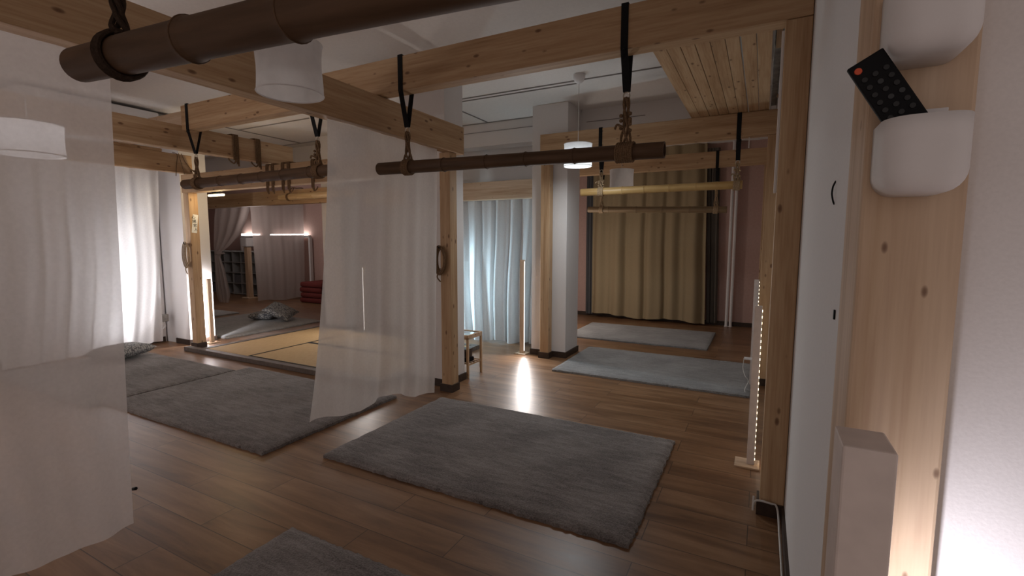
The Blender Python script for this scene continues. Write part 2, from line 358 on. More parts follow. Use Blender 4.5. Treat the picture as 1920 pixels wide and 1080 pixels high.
# ------------------------------------------------------------------ rugs
def rug(label, x0, x1, y0, y1, m=RUG, h=.034, rot=0, z=0):
    cx, cy = (x0+x1)/2, (y0+y1)/2; w, d = (x1-x0), (y1-y0)
    nx, ny = int(w/.022), int(d/.022); bm = bmesh.new(); rnd = random.Random(hash(label) % 1000 if False else len(label))
    top = []
    for j in range(ny+1):
        row = []
        for i in range(nx+1):
            x = -w/2+w*i/nx; y = -d/2+d*j/ny
            e = min(i, nx-i, j, ny-j)
            zz = h*(.62 if e == 0 else .9 if e == 1 else 1)+rnd.uniform(-.0022, .0022)
            k = .006 if e == 0 else .003
            row.append(bm.verts.new((x+rnd.uniform(-k, k), y+rnd.uniform(-k, k), zz)))
        top.append(row)
    for j in range(ny):
        for i in range(nx): bm.faces.new((top[j][i], top[j][i+1], top[j+1][i+1], top[j+1][i]))
    loop = [top[0][i] for i in range(nx)]+[top[j][nx] for j in range(ny)]+[top[ny][i] for i in range(nx, 0, -1)]+[top[j][0] for j in range(ny, 0, -1)]
    low = [bm.verts.new((v.co.x*1.001, v.co.y*1.001, .001)) for v in loop]; n = len(loop)
    for k in range(n): bm.faces.new((loop[k], low[k], low[(k+1) % n], loop[(k+1) % n]))
    o = obj('area_rug', bm, m, None, (cx, cy, z), smooth=True, rot=(0, 0, rot))
    return tag(o, label, 'rug', 'grey pile rugs on the wooden floor')
rug('large grey pile rug in the centre foreground, lying free on the wooden floor', -2.63, -.51, 2.21, 3.59)
rug('grey rug cut by the bottom edge of the picture', -2.09, .0, .25, 1.545)
rug('long grey rug right of the rear column, its right end at the thin white cord', -2.09, -.045, 4.99, 6.33, RUGLIT)
rug('farthest grey rug on the right, before the tan curtain', -2.68, -.61, 6.93, 8.27, RUGLIT)
rug('grey rug at left partly under the hem of the hanging white curtain', -5.24, -3.03, 2.03, 3.42)
rug('grey rug at far left holding a patterned cushion, before the glowing curtain', -7.45, -5.275, 1.9, 3.26)
rug('pale grey rug behind the tatami holding two patterned cushions', -9.1, -7.15, 4.32, 6.1, RUGL)
rug('dim grey rug deep in the back room left of the cushions', -11.2, -9.45, 4.85, 6.0, RUGL)
# ------------------------------------------------------------------ tatami
t = thing('tatami_platform', 'low dark timber frame edging the straw mats', 'platform frame', (-5.4, 4.6, 0))
def tb(nm, a, b, m): obj(nm, boxm(a, b, .004, (-5.4, 4.6, 0)), m, t)
tb('front_rail', (-6.9, 3.58, .001), (-3.42, 3.66, .058), DKWOOD)
tb('side_rail', (-6.62, 3.662, .001), (-6.54, 5.49, .058), DKWOOD)
tb('side_rail', (-3.50, 3.662, .001), (-3.42, 5.49, .058), DKWOOD)
tb('rear_rail', (-6.62, 5.492, .001), (-3.42, 5.57, .058), DKWOOD)
def tatami(label, x0, x1, y0, y1, ax):
    loc = ((x0+x1)/2, (y0+y1)/2, .003)
    q = thing('tatami_mat', label, 'mat', loc, 'straw mats in the dark frame')
    obj('straw_surface', boxm((x0+.003, y0+.003, .003), (x1-.003, y1-.003, .056), .004, loc), TATAMI, q)
    for s in (0, 1):
        if ax == 1: a, b = ((x0+.003, y0+.003, .0562), (x0+.033, y1-.003, .0577)) if s == 0 else ((x1-.033, y0+.003, .0562), (x1-.003, y1-.003, .0577))
        else: a, b = ((x0+.003, y0+.003, .0562), (x1-.003, y0+.033, .0577)) if s == 0 else ((x0+.003, y1-.033, .0562), (x1-.003, y1-.003, .0577))
        obj('cloth_edging', boxm(a, b, 0, loc), BORDER, q)
tatami('straw tatami mat along the left of the dark frame, nearest the golden post', -6.535, -5.62, 3.665, 5.487, 1)
tatami('straw tatami mat at the front of the frame right of the seam', -5.62, -3.505, 3.665, 4.57, 0)
tatami('straw tatami mat at the back right of the frame behind the front mat', -5.62, -3.505, 4.57, 5.487, 0)
# ------------------------------------------------------------------ cushions
def cushion(label, loc, rot, w=.46, d=.46, h=.13):
    bm = bmesh.new(); n = 18; g = {}
    for s in (1, -1):
        for i in range(n+1):
            for j in range(n+1):
                u, v = -1+2*i/n, -1+2*j/n
                e = (1-u**4)*(1-v**4); px = 1-.07*(1-v*v)*abs(u)**6; py = 1-.07*(1-u*u)*abs(v)**6
                zz = s*h/2*max(0, e)**.55*(1+.05*math.sin(5*u+3*v))
                if (s == -1) and (i in (0, n) or j in (0, n)): g[s, i, j] = g[1, i, j]
                else: g[s, i, j] = bm.verts.new((u*w/2*px, v*d/2*py, zz))
        for i in range(n):
            for j in range(n):
                f = [g[s, i, j], g[s, i+1, j], g[s, i+1, j+1], g[s, i, j+1]]
                bm.faces.new(f if s == 1 else f[::-1])
    o = obj('throw_cushion', bm, PILLOW, None, loc, True, rot)
    return tag(o, label, 'cushion', 'patterned cushions')
cushion('patterned grey cushion lying flat on the far left rug by the sheer curtain edge', (-7.02, 2.92, .125), (R(2), R(-2), R(10)), .52, .52, .15)
cushion('patterned grey cushion leaning on top of its pair behind the tatami', (-7.78, 5.72, .205), (R(14), R(24), R(30)), .50, .46, .13)
cushion('patterned cushion lying underneath its pair behind the tatami', (-8.16, 5.68, .112), (R(0), R(0), R(25)), .46, .46, .14)
# ------------------------------------------------------------------ bamboo poles
def bamboo(label, p0, p1, r, m, nodes, end0=1.0, hollow=True, seg=28, name='bamboo_pole', bend=0, bulge=1.06):
    p0, p1 = Vector(p0), Vector(p1); ax = p1-p0; ln = ax.length; mid = (p0+p1)/2
    prof = []
    xs = sorted(set([0, ln]+[x+dx for x in nodes for dx in (-.05, -.02, -.007, 0, .007, .02, .05) if 0 < x+dx < ln]+[ln*k/30 for k in range(1, 30)]))
    for x in xs:
        rr = r*(1+.03*math.sin(x*3.1+1))
        for q in nodes:
            d = abs(x-q)
            if d < .05: rr *= 1+(bulge-1)*math.exp(-(d/.014)**2)
        if nodes and end0 != 1 and x < nodes[0]: rr *= end0+(1-end0)*max(0, min(1, (x/nodes[0]-.45)/.55))**2
        prof.append((x, rr))
    q = ax.to_track_quat('X', 'Z'); bm = bmesh.new(); rings = []
    def ring(x, rr):
        b_ = bend*math.sin(math.pi*x/ln)
        return [bm.verts.new((x-ln/2, rr*math.cos(2*math.pi*k/seg), rr*math.sin(2*math.pi*k/seg)+b_)) for k in range(seg)]
    lst = ([(.06, prof[0][1]*.72), (0.0, prof[0][1]*.74)] if hollow else [])+prof+([(ln, prof[-1][1]*.80), (ln-.06, prof[-1][1]*.78)] if hollow else [])
    rings = [ring(x, rr) for x, rr in lst]
    for A, B in zip(rings, rings[1:]):
        for k in range(seg): bm.faces.new((A[k], A[(k+1) % seg], B[(k+1) % seg], B[k]))
    bm.faces.new(rings[0][::-1]); bm.faces.new(rings[-1])
    bmesh.ops.recalc_face_normals(bm, faces=bm.faces[:])
    t = thing(name, label, 'bamboo pole', mid, 'hanging bamboo poles', q.to_euler())
    culm = obj('culm', bm, m, t, smooth=True)
    for x in nodes:
        b2 = bmesh.new(); b_ = bend*math.sin(math.pi*x/ln)
        rr = max(v for a, v in prof if abs(a-x) < .012)
        add_tube(b2, [(x-ln/2, (rr+.0005)*math.cos(2*math.pi*k/24), (rr+.0005)*math.sin(2*math.pi*k/24)+b_) for k in range(24)], .0022, 6, closed=True)
        obj('node_ring', b2, m, culm, smooth=True)
    return t
def sling(label, x, beam_y, ztop, ring_z, pole, pr, up_free=False, jute=JUTE, turns=5, spread=.0, fancy=False):
    # a black webbing loop over a beam, a ring, and rope lashed around the pole
    y0, y1 = beam_y; pc = Vector(pole); base = Vector((pc.x, pc.y, pc.z))
    t = thing('hanging_sling', label, 'strap', base, 'slings holding the bamboo poles')
    rp = Vector((pc.x, pc.y, ring_z)); e = .004
    wd = .042; zb_ = ztop-.243
    path = [(rp.x, rp.y-.006, rp.z+.012), (x, y0-e, zb_), (x, y0-e, ztop+e), (x, y1+e, ztop+e), (x, y1+e, zb_), (rp.x, rp.y+.006, rp.z+.012)]
    obj('webbing', ribbon(path, wd, .004, base), BLACKW, t)
    kp = Vector((x, y0-e+.004, zb_-.02))
    kb = bmesh.new(); bmesh.ops.create_icosphere(kb, subdivisions=2, radius=.018, matrix=Matrix.Translation(kp-base) @ Matrix.Diagonal((1, .8, 1.3, 1)))
    obj('knot', kb, BLACKW, t, smooth=True)
    rb = bmesh.new(); add_tube(rb, [rp-base+Vector((.019*math.cos(a), 0, .024*math.sin(a)-.012)) for a in [2*math.pi*k/20 for k in range(20)]], .0045, 6, closed=True)
    obj('ring', rb, STEEL, t, smooth=True)
    # rope bundle from ring down to pole
    rb = bmesh.new(); zt, zb = rp.z-.02-base.z, pr*.9
    for k in range(4):
        a = k*math.pi/2; pts = []
        for i in range(14):
            f = i/13; tw = a+f*4; rad = .012+.016*f**2+.004*math.sin(9*f)
            pts.append(Vector((rad*math.cos(tw)+rp.x-base.x, rad*.8*math.sin(tw), zt+(zb-zt)*f)))
        add_tube(rb, pts, .008, 6)
    if fancy:
        rr = random.Random(int(abs(x)*100))
        for i in range(9):
            f = rr.uniform(.35, .95); s = rr.choice((-1, 1)); bmesh.ops.create_icosphere(rb, subdivisions=1, radius=.0125, matrix=Matrix.Translation((s*.027+rp.x-base.x, -.012, zt+(zb-zt)*f)))
        add_tube(rb, smoothpath([(-.01, -.02, zt*.45), (-.045, -.03, zt*.5), (-.058, -.03, zt*.42)]), .007, 6)
    obj('rope_bundle', rb, jute, t, smooth=True)
    lb = bmesh.new()
    for k in range(turns):
        xo = (k-(turns-1)/2)*.013
        add_tube(lb, [Vector((xo+.004*math.sin(a), (pr+.007)*math.cos(a), (pr+.007)*math.sin(a))) for a in [2*math.pi*i/26 for i in range(26)]], .0075, 6, closed=True)
    obj('rope_lashing', lb, jute, t, smooth=True)
    return t
PY = .77
a1 = P(150, 122, 1, PY); b1 = P(1000, -72, 1, PY)
bamboo('thickest dark bamboo pole, nearest, crossing the top left corner', a1, b1, .052, BAMD, [.24, .62, 1.02], .97, bulge=1.09)
d1 = (b1-a1).normalized()
c1 = a1+d1*.26
sling('black strap with rope lashing holding the nearest bamboo at the top left', c1.x, (.71, .83), 2.845, c1.z+.20, c1, .056, jute=DKJUTE, turns=3)
a2 = P(712, 317, 1, 2.91); b2 = P(1246, 281, 1, 2.91)
bamboo('large dark bamboo pole hung in the centre of the picture below the deep crossbeam', a2, b2, .046, BAMD, [.30, .62, .98, 1.28, 1.62, 1.95])
d2 = b2-a2
for u, lab in ((765, 'left sling of black webbing and rope on the central bamboo pole'), (1172, 'right sling with thick knotted rope on the central bamboo pole')):
    q = P(u, 300, 1, 2.91); f = (q.x-a2.x)/d2.x; pc = a2+d2*f
    sling(lab, pc.x-.005, (2.85, 2.97), 2.848, 2.335 if u < 900 else 2.365, pc, .048, fancy=u > 900, turns=5 if u < 900 else 8)
a3 = P(347, 346, 1, 2.91); b3 = Vector((-3.22, 2.91, 2.085))
bamboo('brown bamboo pole on the left, hung beyond the rope loops', a3, b3, .047, BAMD, [.3, .62, .95, 1.25, 1.55, 1.9])
d3 = b3-a3
for u, lab in ((370, 'left sling of black webbing on the left bamboo pole'), (598, 'right sling on the left bamboo pole beside the sheer curtain')):
    q = P(u, 330, 1, 2.91); f = (q.x-a3.x)/d3.x; pc = a3+d3*f
    sling(lab, pc.x-.005, (2.85, 2.97), 2.848, 2.36, pc, .049, fancy=True)
a4 = P(1090, 361, 1, 5.56); b4 = P(1392, 346, 1, 5.56)
bamboo('yellow bamboo pole on the right, brightest of those before the tan curtain', a4, b4, .043, BAML, [.28, .5, .75, 1.02, 1.3, 1.5])
d4 = b4-a4
for u, lab in ((1127, 'left black strap on the yellow bamboo pole'), (1381, 'right black strap on the yellow bamboo pole')):
    q = P(u, 355, 1, 5.56); f = (q.x-a4.x)/d4.x; pc = a4+d4*f
    sling(lab, pc.x, (5.50, 5.62), 2.797, 2.32, pc, .045, jute=JUTEL, fancy=True)
a5 = P(1103, 393, 1, 7.74); b5 = P(1363, 393, 1, 7.74)
bamboo('farthest dull bamboo pole, low in front of the tan curtain', a5, b5, .047, BAMF, [.35, .8, 1.2, 1.6])
d5 = b5-a5
for u, lab in ((1128, 'left strap on the farthest bamboo pole'), (1342, 'right strap on the farthest bamboo pole')):
    q = P(u, 393, 1, 7.74); f = (q.x-a5.x)/d5.x; pc = a5+d5*f
    sling(lab, pc.x, (7.68, 7.80), 2.803, 2.36, pc, .049, jute=JUTEL)
a6 = P(526, 371, 1, 5.35); b6 = Vector((-5.4, 5.35, a6.z+.02))
bamboo('pale bamboo pole tied before the beam beyond the tatami', a6, b6, .05, BAMP, [.25, .45, .8, 1.2])
for k, xx in enumerate((a6.x+.22, -5.7)):
    pc = Vector((xx, 5.35, a6.z+.003))
    t = thing('rope_tie', ('left' if k == 0 else 'right')+' dark rope tie holding the pale bamboo to the beam beyond the tatami', 'rope', pc)
    bm = bmesh.new()
    for j in range(3):
        xo = (j-1)*.016
        loop = [Vector((xo, .058*math.cos(a), .058*math.sin(a))) for a in [2*math.pi*i/20 for i in range(20)]]
        add_tube(bm, loop, .007, 6, closed=True)
    add_tube(bm, smoothpath([(0, 0, .055), (0, .05, .15), (0, .146, 2.36-pc.z), (0, .28, 2.36-pc.z), (0, .285, 2.2-pc.z)]), .007, 6)
    obj('cord_turns', bm, JUTE, t, smooth=True)
# ------------------------------------------------------------------ ropes on beams and posts
RG = 'ropes hung on the frame'
def rope_loop(label, x, y, ax, ztop, zbot, wid, thick=.007, strands=4, tail=0.0):
    # a bundle of cord slung over a beam; ax = axis along which the beam runs
    base = Vector((x, y, zbot)); t = thing('hanging_rope', label, 'rope', base, RG)
    bm = bmesh.new()
    for s in range(strands):
        o = (s-(strands-1)/2)*thick*1.9; h = wid/2+thick
        prof = [(-h, -.04-.02*s), (-h-.002, .12), (-h, ztop-zbot-.01), (-h*.7, ztop-zbot+thick), (h*.7, ztop-zbot+thick), (h, ztop-zbot-.02), (h, .06)]
        prof = [(h*1.0, .08+.03*s), (h+.004, .02), (h-.02, -.035), (h-.06, -.05), (h-.07, -.045)] if False else prof
        pts = [(o, a, b) if ax == 0 else (-a, o, b) for a, b in prof]
        add_tube(bm, smoothpath(pts, 4), thick, 6)
    if tail:
        pts = [(0, -wid/2-thick, -.03), (.02, -wid/2-.01, -.075), (.07, -wid/2-.02, -.06), (.09, -wid/2-.02, -.035)] if ax == 0 else [(wid/2+thick, 0, -.03), (wid/2+.01, -.03, -.075), (wid/2+.02, -.08, -.055), (wid/2+.02, -.1, -.03)]
        add_tube(bm, smoothpath(pts, 5), thick*.9, 6)
    obj('cord', bm, JUTE, t, smooth=True); return t
for u, v, lab in ((441, 250, 'left of two brown ropes slung over the left beam'), (483, 262, 'right of two brown ropes slung over the left beam')):
    q = P(u, v+20, 0, -5.27)
    rope_loop(lab, -5.33, q.y, 1, 2.657, 2.425, .12, .009, 4, tail=1)
for k, u in enumerate((503, 513, 532, 543, 588)):
    q = P(u, 345, 1, 3.745)
    rope_loop(['first', 'second', 'third', 'fourth', 'fifth and rightmost'][k]+' from the left of the short rope loops on the tatami crossbeam', q.x, 3.805, 0, 2.377, 2.12, .12, .008, 3, tail=(1 if k in (3, 4) else 0))
def rope_hank(label, base, s=1.0, m=JUTE):
    t = thing('rope_hank', label, 'rope', base, RG)
    bm = bmesh.new()
    for k in range(4):
        w, h = .045+.012*k, .13+.015*k; o = .008*k
        add_tube(bm, [Vector((w*math.sin(a)*s, -.012-o, h*math.cos(a)*s)) for a in [2*math.pi*i/28 for i in range(28)]], .0065, 6, closed=True)
    obj('coil', bm, m, t, smooth=True)
    hb = bmesh.new(); add_tube(hb, smoothpath([(0, .005, .15*s), (0, -.045, .15*s), (0, -.05, .18*s)]), .005, 6); obj('hook', hb, BPLAST, t, smooth=True)
    tb_ = bmesh.new(); add_tube(tb_, smoothpath([(.0, -.02, -.1*s), (-.03, -.03, -.2*s), (.01, -.03, -.26*s)]), .0065, 6); obj('tail', tb_, m, t, smooth=True)
    return t
q = P(350, 478, 1, 3.73); rope_hank('coiled pale rope hooked on the golden lit post at left', (-6.95, 3.742, q.z), 1.0, JUTEL)
q = P(829, 488, 1, 3.8); rope_hank('dark rope ring hooked on the left edge of the middle post', (-2.765, 3.802, q.z), .8, JUTE)
# thin cords hung on the low left beam
t = thing('thin_cord', 'thin dark cords trailing down from the low beam at far left', 'cord', (-6.93, 3.5, 2.5))
for pts in ([(323, 286), (332, 290), (331, 310), (330, 330)], [(334, 287), (338, 300), (346, 327)], [(340, 288), (346, 302), (358, 318), (364, 335)]):
    w = [P(u, v, 0, -6.925) for u, v in pts]; obj('strand', tubem(smoothpath(w), .0045, 6, (-6.93, 3.5, 2.5)), JUTE, t, smooth=True)
t = tag(obj('wooden_lath', boxm((-6.99, 2.95, 2.637), (-6.945, 3.5, 2.675), .003, (-6.97, 3.2, 2.637)), PINE[1], None, (-6.97, 3.2, 2.637)), 'reddish wooden lath lying on top of the low left beam', 'lath')
# ------------------------------------------------------------------ curtains
def curtain(label, top, bot, m, nfold=7, amp=.04, nu=160, nv=60, seed=1, hem=None, cat='curtain', ampt=None, flare=1.0, name='curtain'):
    rnd = random.Random(seed); top = [Vector(p) for p in top]; bot = [Vector(p) for p in bot]
    ph = [rnd.uniform(0, 6.28) for _ in range(6)]; base = (bot[0]+bot[-1])/2; base.z = min(p.z for p in bot)
    def along(pl, u):
        f = u*(len(pl)-1); i = min(int(f), len(pl)-2); return pl[i].lerp(pl[i+1], f-i)
    d = (top[-1]-top[0]); nrm = Vector((-d.y, d.x, 0)).normalized(); tang = Vector((d.x, d.y, 0)).normalized()
    bm = bmesh.new(); g = []
    for j in range(nv+1):
        v = j/nv; row = []
        for i in range(nu+1):
            u = i/nu; p0_, p1_ = along(top, u), along(bot, u); p = p0_.lerp(p1_, v**flare); p.z = p0_.z+(p1_.z-p0_.z)*v
            A = (ampt if ampt is not None else amp*.6)*(1-v)+amp*v
            uu = u+.018*math.sin(3*v+ph[0])+.01*math.sin(7*v+ph[3])
            w = math.sin(2*math.pi*nfold*uu+ph[1])*.6+.33*math.sin(2*math.pi*nfold*1.73*uu+ph[2]+v)+.3*math.sin(2*math.pi*nfold*.47*uu+ph[4])
            p = p+nrm*(A*w)+tang*(A*.35*math.cos(2*math.pi*nfold*uu+ph[1]))
            if hem: p.z += hem(u)*v**6
            row.append(bm.verts.new(p-base))
        g.append(row)
    for j in range(nv):
        for i in range(nu): bm.faces.new((g[j][i], g[j][i+1], g[j+1][i+1], g[j+1][i]))
    o = obj(name, bm, m, None, base, True); return tag(o, label, cat, None)
tg = curtain('wide sheer white curtain filling the left edge, hung on the lengthwise beam', [(-2.628, -.9, 2.30), (-2.628, 1.135, 2.30)], [(-2.66, -.9, .11), (-2.70, 1.118, .10)], SHEER, 9, .016, 240, 60, 3, lambda u: .012*math.sin(19*u), ampt=.005)
tg = curtain('sheer white curtain hanging free in the centre left, its hem flaring over a rug', [(-2.70, 2.41, 2.335), (-2.70, 3.66, 2.335)], [(-2.93, 2.34, .13), (-2.80, 2.75, .16), (-2.74, 3.15, .17), (-2.72, 3.58, .03)], SHEER2, 5, .020, 220, 70, 8, lambda u: .025*math.sin(13*u+1), ampt=.008, flare=1.7)
lc = curtain('white cotton curtain glowing from a lamp behind it at far left', [(-7.0, 2.0, 2.39), (-7.0, 3.46, 2.39)], [(-7.55, 2.0, .03), (-7.45, 3.60, .05)], WHITEC, 7, .03, 160, 50, 12, lambda u: .03*u)
lc = curtain('cool bluish white pleated curtain behind the small table, reaching the floor', [(-4.05, 6.11, 2.12), (-2.60, 6.13, 2.12)], [(-3.95, 6.02, .03), (-2.78, 6.14, .02)], BLUEC, 6.5, .09, 240, 60, 21, lambda u: .02*math.sin(17*u), ampt=.045)
curtain('narrow white curtain edge left of the bluish pleated curtain', [(-4.75, 6.12, 2.12), (-4.06, 6.12, 2.12)], [(-4.9, 6.1, .03), (-4.3, 6.1, .03)], BLUEC, 3, .03, 60, 30, 5, ampt=.01)
tp_ = P(1106, 320, 1, 9.05)
curtain('wide tan pleated curtain covering the far wall', [(-2.98, 9.07, 3.2), (-.92, 9.07, 3.2)], [(-2.95, 8.98, .06), (-.83, 8.97, .05)], TANC, 6.2, .06, 260, 40, 30, lambda u: .02*math.sin(11*u)+.04*max(0, .5-u), ampt=.04)
curtain('narrow dark blue grey drape at the left edge of the tan curtain', [(-3.12, 9.12, 3.0), (-2.97, 9.12, 3.0)], [(-3.1, 9.1, .05), (-2.94, 9.1, .05)], GREYC, 3, .02, 40, 30, 31)
curtain('dark grey drape at the right edge of the tan curtain', [(-.93, 9.12, 3.1), (-.72, 9.12, 3.1)], [(-.84, 9.1, .05), (-.66, 9.1, .05)], DGREYC, 3, .025, 40, 30, 32)
# back room drapes
k0, k1 = P(483, 400, 0, -10.6), P(572, 400, 0, -10.6)
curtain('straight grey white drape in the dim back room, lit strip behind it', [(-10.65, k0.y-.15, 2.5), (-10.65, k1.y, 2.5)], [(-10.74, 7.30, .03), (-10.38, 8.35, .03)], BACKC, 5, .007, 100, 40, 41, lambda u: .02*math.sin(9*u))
def tied():
    # gathered drape: full at the top, tied to the left at mid height, flaring to the floor
    Y = 6.9; rows = [(385, 404, 470), (410, 402, 463), (440, 401, 450), (462, 401, 430), (472, 402, 416), (482, 402, 413), (505, 403, 421), (530, 404, 427), (552, 406, 432), (572, 414, 428)]
    g = []; bm = bmesh.new(); base = P(418, 572, 1, Y)
    pr = []
    for (v0, l0, r0), (v1, l1, r1) in zip(rows, rows[1:]):
        for k in range(5): f = k/5; pr.append((v0+(v1-v0)*f, l0+(l1-l0)*f, r0+(r1-r0)*f))
    pr.append(rows[-1])
    for v, l, r_ in pr:
        row = []
        for i in range(61):
            u = i/60; A, B = P(l, v, 1, Y), P(r_, v, 1, Y); p = A.lerp(B, u); sag = 0
            if v < 470: p.z -= .12*(1-u)*0
            p.y += .02*math.sin(u*22)*min(1, (r_-l)/40+.3)
            row.append(bm.verts.new(p-base))
        g.append(row)
    for j in range(len(g)-1):
        for i in range(60): bm.faces.new((g[j][i], g[j][i+1], g[j+1][i+1], g[j+1][i]))
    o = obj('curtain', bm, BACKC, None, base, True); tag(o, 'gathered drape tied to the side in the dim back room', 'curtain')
    q = P(408, 476, 1, Y-.06)
    t_ = obj('tie_band', tubem([Vector((.11*math.cos(a), .08*math.sin(a), .02*math.cos(a))) for a in [2*math.pi*i/20 for i in range(20)]], .012, 6, closed=True), BACKC, o, q-base+Vector((.0, .06, 0)), True)
tied()
# ------------------------------------------------------------------ strip lamps
SG = 'wooden strip lamps'
def strip_lamp(label, x, y, h, w=.045, d=.045, base=True, strip='+x', m=LEDC, wood=None, bx=0, by=0, z0=.0):
    loc = (x, y, z0); t = thing('strip_lamp', label, 'lamp', loc, SG)
    if base: obj('base_plate', boxm((-.075+bx, -.075+by, 0), (.075+bx, .075+by, .012), .002), PALE[0], t)
    obj('wooden_bar', boxm((-w/2, -d/2, .0125 if base else .001), (w/2, d/2, h), .003), wood or PALE[2], t)
    s = .004
    rects = {'+x': ((w/2, -.006, .04), (w/2+s, .006, h-.02)), '-x': ((-w/2-s, -.006, .04), (-w/2, .006, h-.02)), '+y': ((-.006, d/2, .04), (.006, d/2+s, h-.02)), '-y': ((-.006, -d/2-s, .04), (.006, -d/2, h-.02))}
    a, b = rects[strip]; obj('led_strip', boxm(a, b), m, t)
    return t
def strip_light(name, loc, direction, h, power, col, w=.02, spec=1.0):
    l = bpy.data.lights.new(name, 'AREA'); l.shape = 'RECTANGLE'; l.size = w; l.size_y = h; l.energy = power; l.color = col; l.spread = R(170); l.specular_factor = spec
    o = bpy.data.objects.new(name, l); C.objects.link(o); o.location = loc
    dv = Vector(direction).normalized(); z = -dv; yv = Vector((0, 0, 1)); xv = yv.cross(z).normalized(); yv = z.cross(xv)
    mm = Matrix((xv, yv, z)).transposed().to_4x4(); mm.translation = Vector(loc); o.matrix_world = mm
    return o
def point(name, loc, power, col, r=.05):
    l = bpy.data.lights.new(name, 'POINT'); l.energy = power; l.color = col; l.shadow_soft_size = r
    o = bpy.data.objects.new(name, l); C.objects.link(o); o.location = loc; return o
strip_lamp('wooden strip lamp glowing brightly left of the rear column', -2.775, 5.60, 1.25, .055, .045, True, '+x', LEDC)
strip_lamp('wooden strip lamp shining onto the white column behind the golden post', -7.08, 4.06, .945, .05, .05, True, '-x', LEDN)
strip_lamp('thin wooden strip lamp with small warm diodes before the nearest right post', -.005, 3.47, 1.08, .045, .045, True, '+x', LEDR, WASH, bx=-.02)
strip_lamp('second strip lamp down the right wall, behind the nearer strip lamp', -.035, 5.42, 1.11, .045, .045, False, '+x', LEDR, WASH)
strip_lamp('pale wooden bar lamp cut by the bottom right corner, shining on the wall', .1265, .727, 1.25, .055, .075, True, '+x', LEDN, WASH)
strip_lamp('strip lamp standing behind the glowing white curtain at far left', -7.70, 3.05, 1.9, .045, .045, True, '-x', LEDN)
strip_lamp('strip lamp behind the middle white column, lighting the bluish curtain', -4.25, 5.72, 1.25, .045, .045, True, '+x', LEDN)
strip_lamp('strip lamp behind the straw mats, glimpsed through the central sheer curtain', -5.71, 5.73, 1.08, .045, .045, True, '-y', LEDD)
t = thing('clip_lamp', 'small warm glowing lamp under the tatami crossbeam near the golden post', 'lamp', (-6.5, 3.899, 2.11))
obj('holder_block', boxm((-.05, -.034, .0), (.05, .03, .05), .004), BPLAST, t)
obj('glowing_tube', boxm((-.16, -.02, -.028), (.16, .02, -.001), .008), WARME, t)
# small controller and cords on the right lamps
t = thing('lamp_controller', 'small white controller with thin cord on the second right strip lamp', 'controller', P(1404, 673, 1, 5.36))
obj('case', boxm((-.045, -.02, -.008), (.03, .02, .014), .003), WPLAST, t)
cb = t.location
cpts = [P(1395, 672, 1, 5.36), P(1393, 690, 1, 5.33), P(1397, 705, 1, 5.2), P(1403, 715, 1, 5.2), P(1396, 732, 1, 5.1), P(1405, 744, 1, 5.02)]
obj('cord', tubem(smoothpath(cpts), .0035, 6, cb), CORDW, t, smooth=True)
pts = [P(1413, 930, 1, 2.83), (.02, 2.815, .03), (.03, 2.82, .085), (.1, 2.822, .088), (.135, 2.822, .07), (.143, 2.6, .03), (.146, 2.2, .012), (.148, 1.6, .012), (.15, 1.1, .012)]
tag(obj('power_cord', tubem(smoothpath([Vector(p) for p in pts]), .0055, 6, (.1, 2, 0)), CORDW, None, (.1, 2, 0), True), 'white power cord running around the nearest right post and along the skirting', 'cord')
# ------------------------------------------------------------------ pendant lamps
def pendant(label, x, y, z0, r, h, lit=None, canopy=True, ceiling=3.19, wob=.012, seed=1):
    t = thing('pendant_lamp', label, 'lamp', (x, y, z0), 'drum pendant lamps'); rnd = random.Random(seed)
    bm = bmesh.new(); seg = 48; rows = 14; g = []
    for j in range(rows+1):
        f = j/rows; row = []
        for k in range(seg):
            a = 2*math.pi*k/seg
            rr = r*(.965+.035*abs(2*f-1)**2)+wob*r*(math.sin(5*a+4*f+seed)+.6*math.sin(11*a-7*f))*(1-abs(2*f-1)**3)*.5
            row.append(bm.verts.new((rr*math.cos(a), rr*math.sin(a), h*f)))
        g.append(row)
    for j in range(rows):
        for k in range(seg): bm.faces.new((g[j][k], g[j][(k+1) % seg], g[j+1][(k+1) % seg], g[j+1][k]))
    shd = obj('lamp_shade', bm, SHADE, t, smooth=True)
    for zz in (0, h):
        b2 = bmesh.new(); add_tube(b2, [(r*math.cos(a), r*math.sin(a), zz) for a in [2*math.pi*i/48 for i in range(48)]], .003, 6, closed=True); obj('rim', b2, WPLAST, shd, smooth=True)
    b2 = bmesh.new()
    for k in range(3):
        a = 2*math.pi*k/3; add_tube(b2, [(0, 0, h*.8), (r*math.cos(a), r*math.sin(a), h)], .002, 5)
    obj('spider', b2, WPLAST, shd)
    b2 = bmesh.new(); add_tube(b2, [(0, 0, h*.62), (0, 0, h*.82)], .018, 12); sck = obj('socket', b2, WPLAST, t, smooth=True)
    b2 = bmesh.new(); bmesh.ops.create_uvsphere(b2, u_segments=16, v_segments=10, radius=.035, matrix=Matrix.Translation((0, 0, h*.45))); obj('bulb', b2, lit or WPLAST, sck, smooth=True)
    b2 = bmesh.new(); add_tube(b2, [(0, 0, h*.8), (0, 0, ceiling-z0-.02)], .003, 6); obj('cord', b2, CORDW, t)
    if canopy:
        b2 = bmesh.new(); add_tube(b2, [(0, 0, ceiling-z0-.001), (0, 0, ceiling-z0-.03), (0, 0, ceiling-z0-.07), (0, 0, ceiling-z0-.09)], [.06, .062, .045, .02], 24); obj('canopy', b2, WPLAST, t, smooth=True)
    return t
pendant('white drum pendant lamp, lit, hanging on a long cord behind the central bamboo', -1.745, 4.81, 2.27, .145, .225, BULB)
pendant('unlit white paper drum lamp at top left before the lengthwise beam', -2.05, 1.615, 2.20, .15, .235, None, seed=3, wob=.03)
q = P(1165, 356, 1, 6.9)
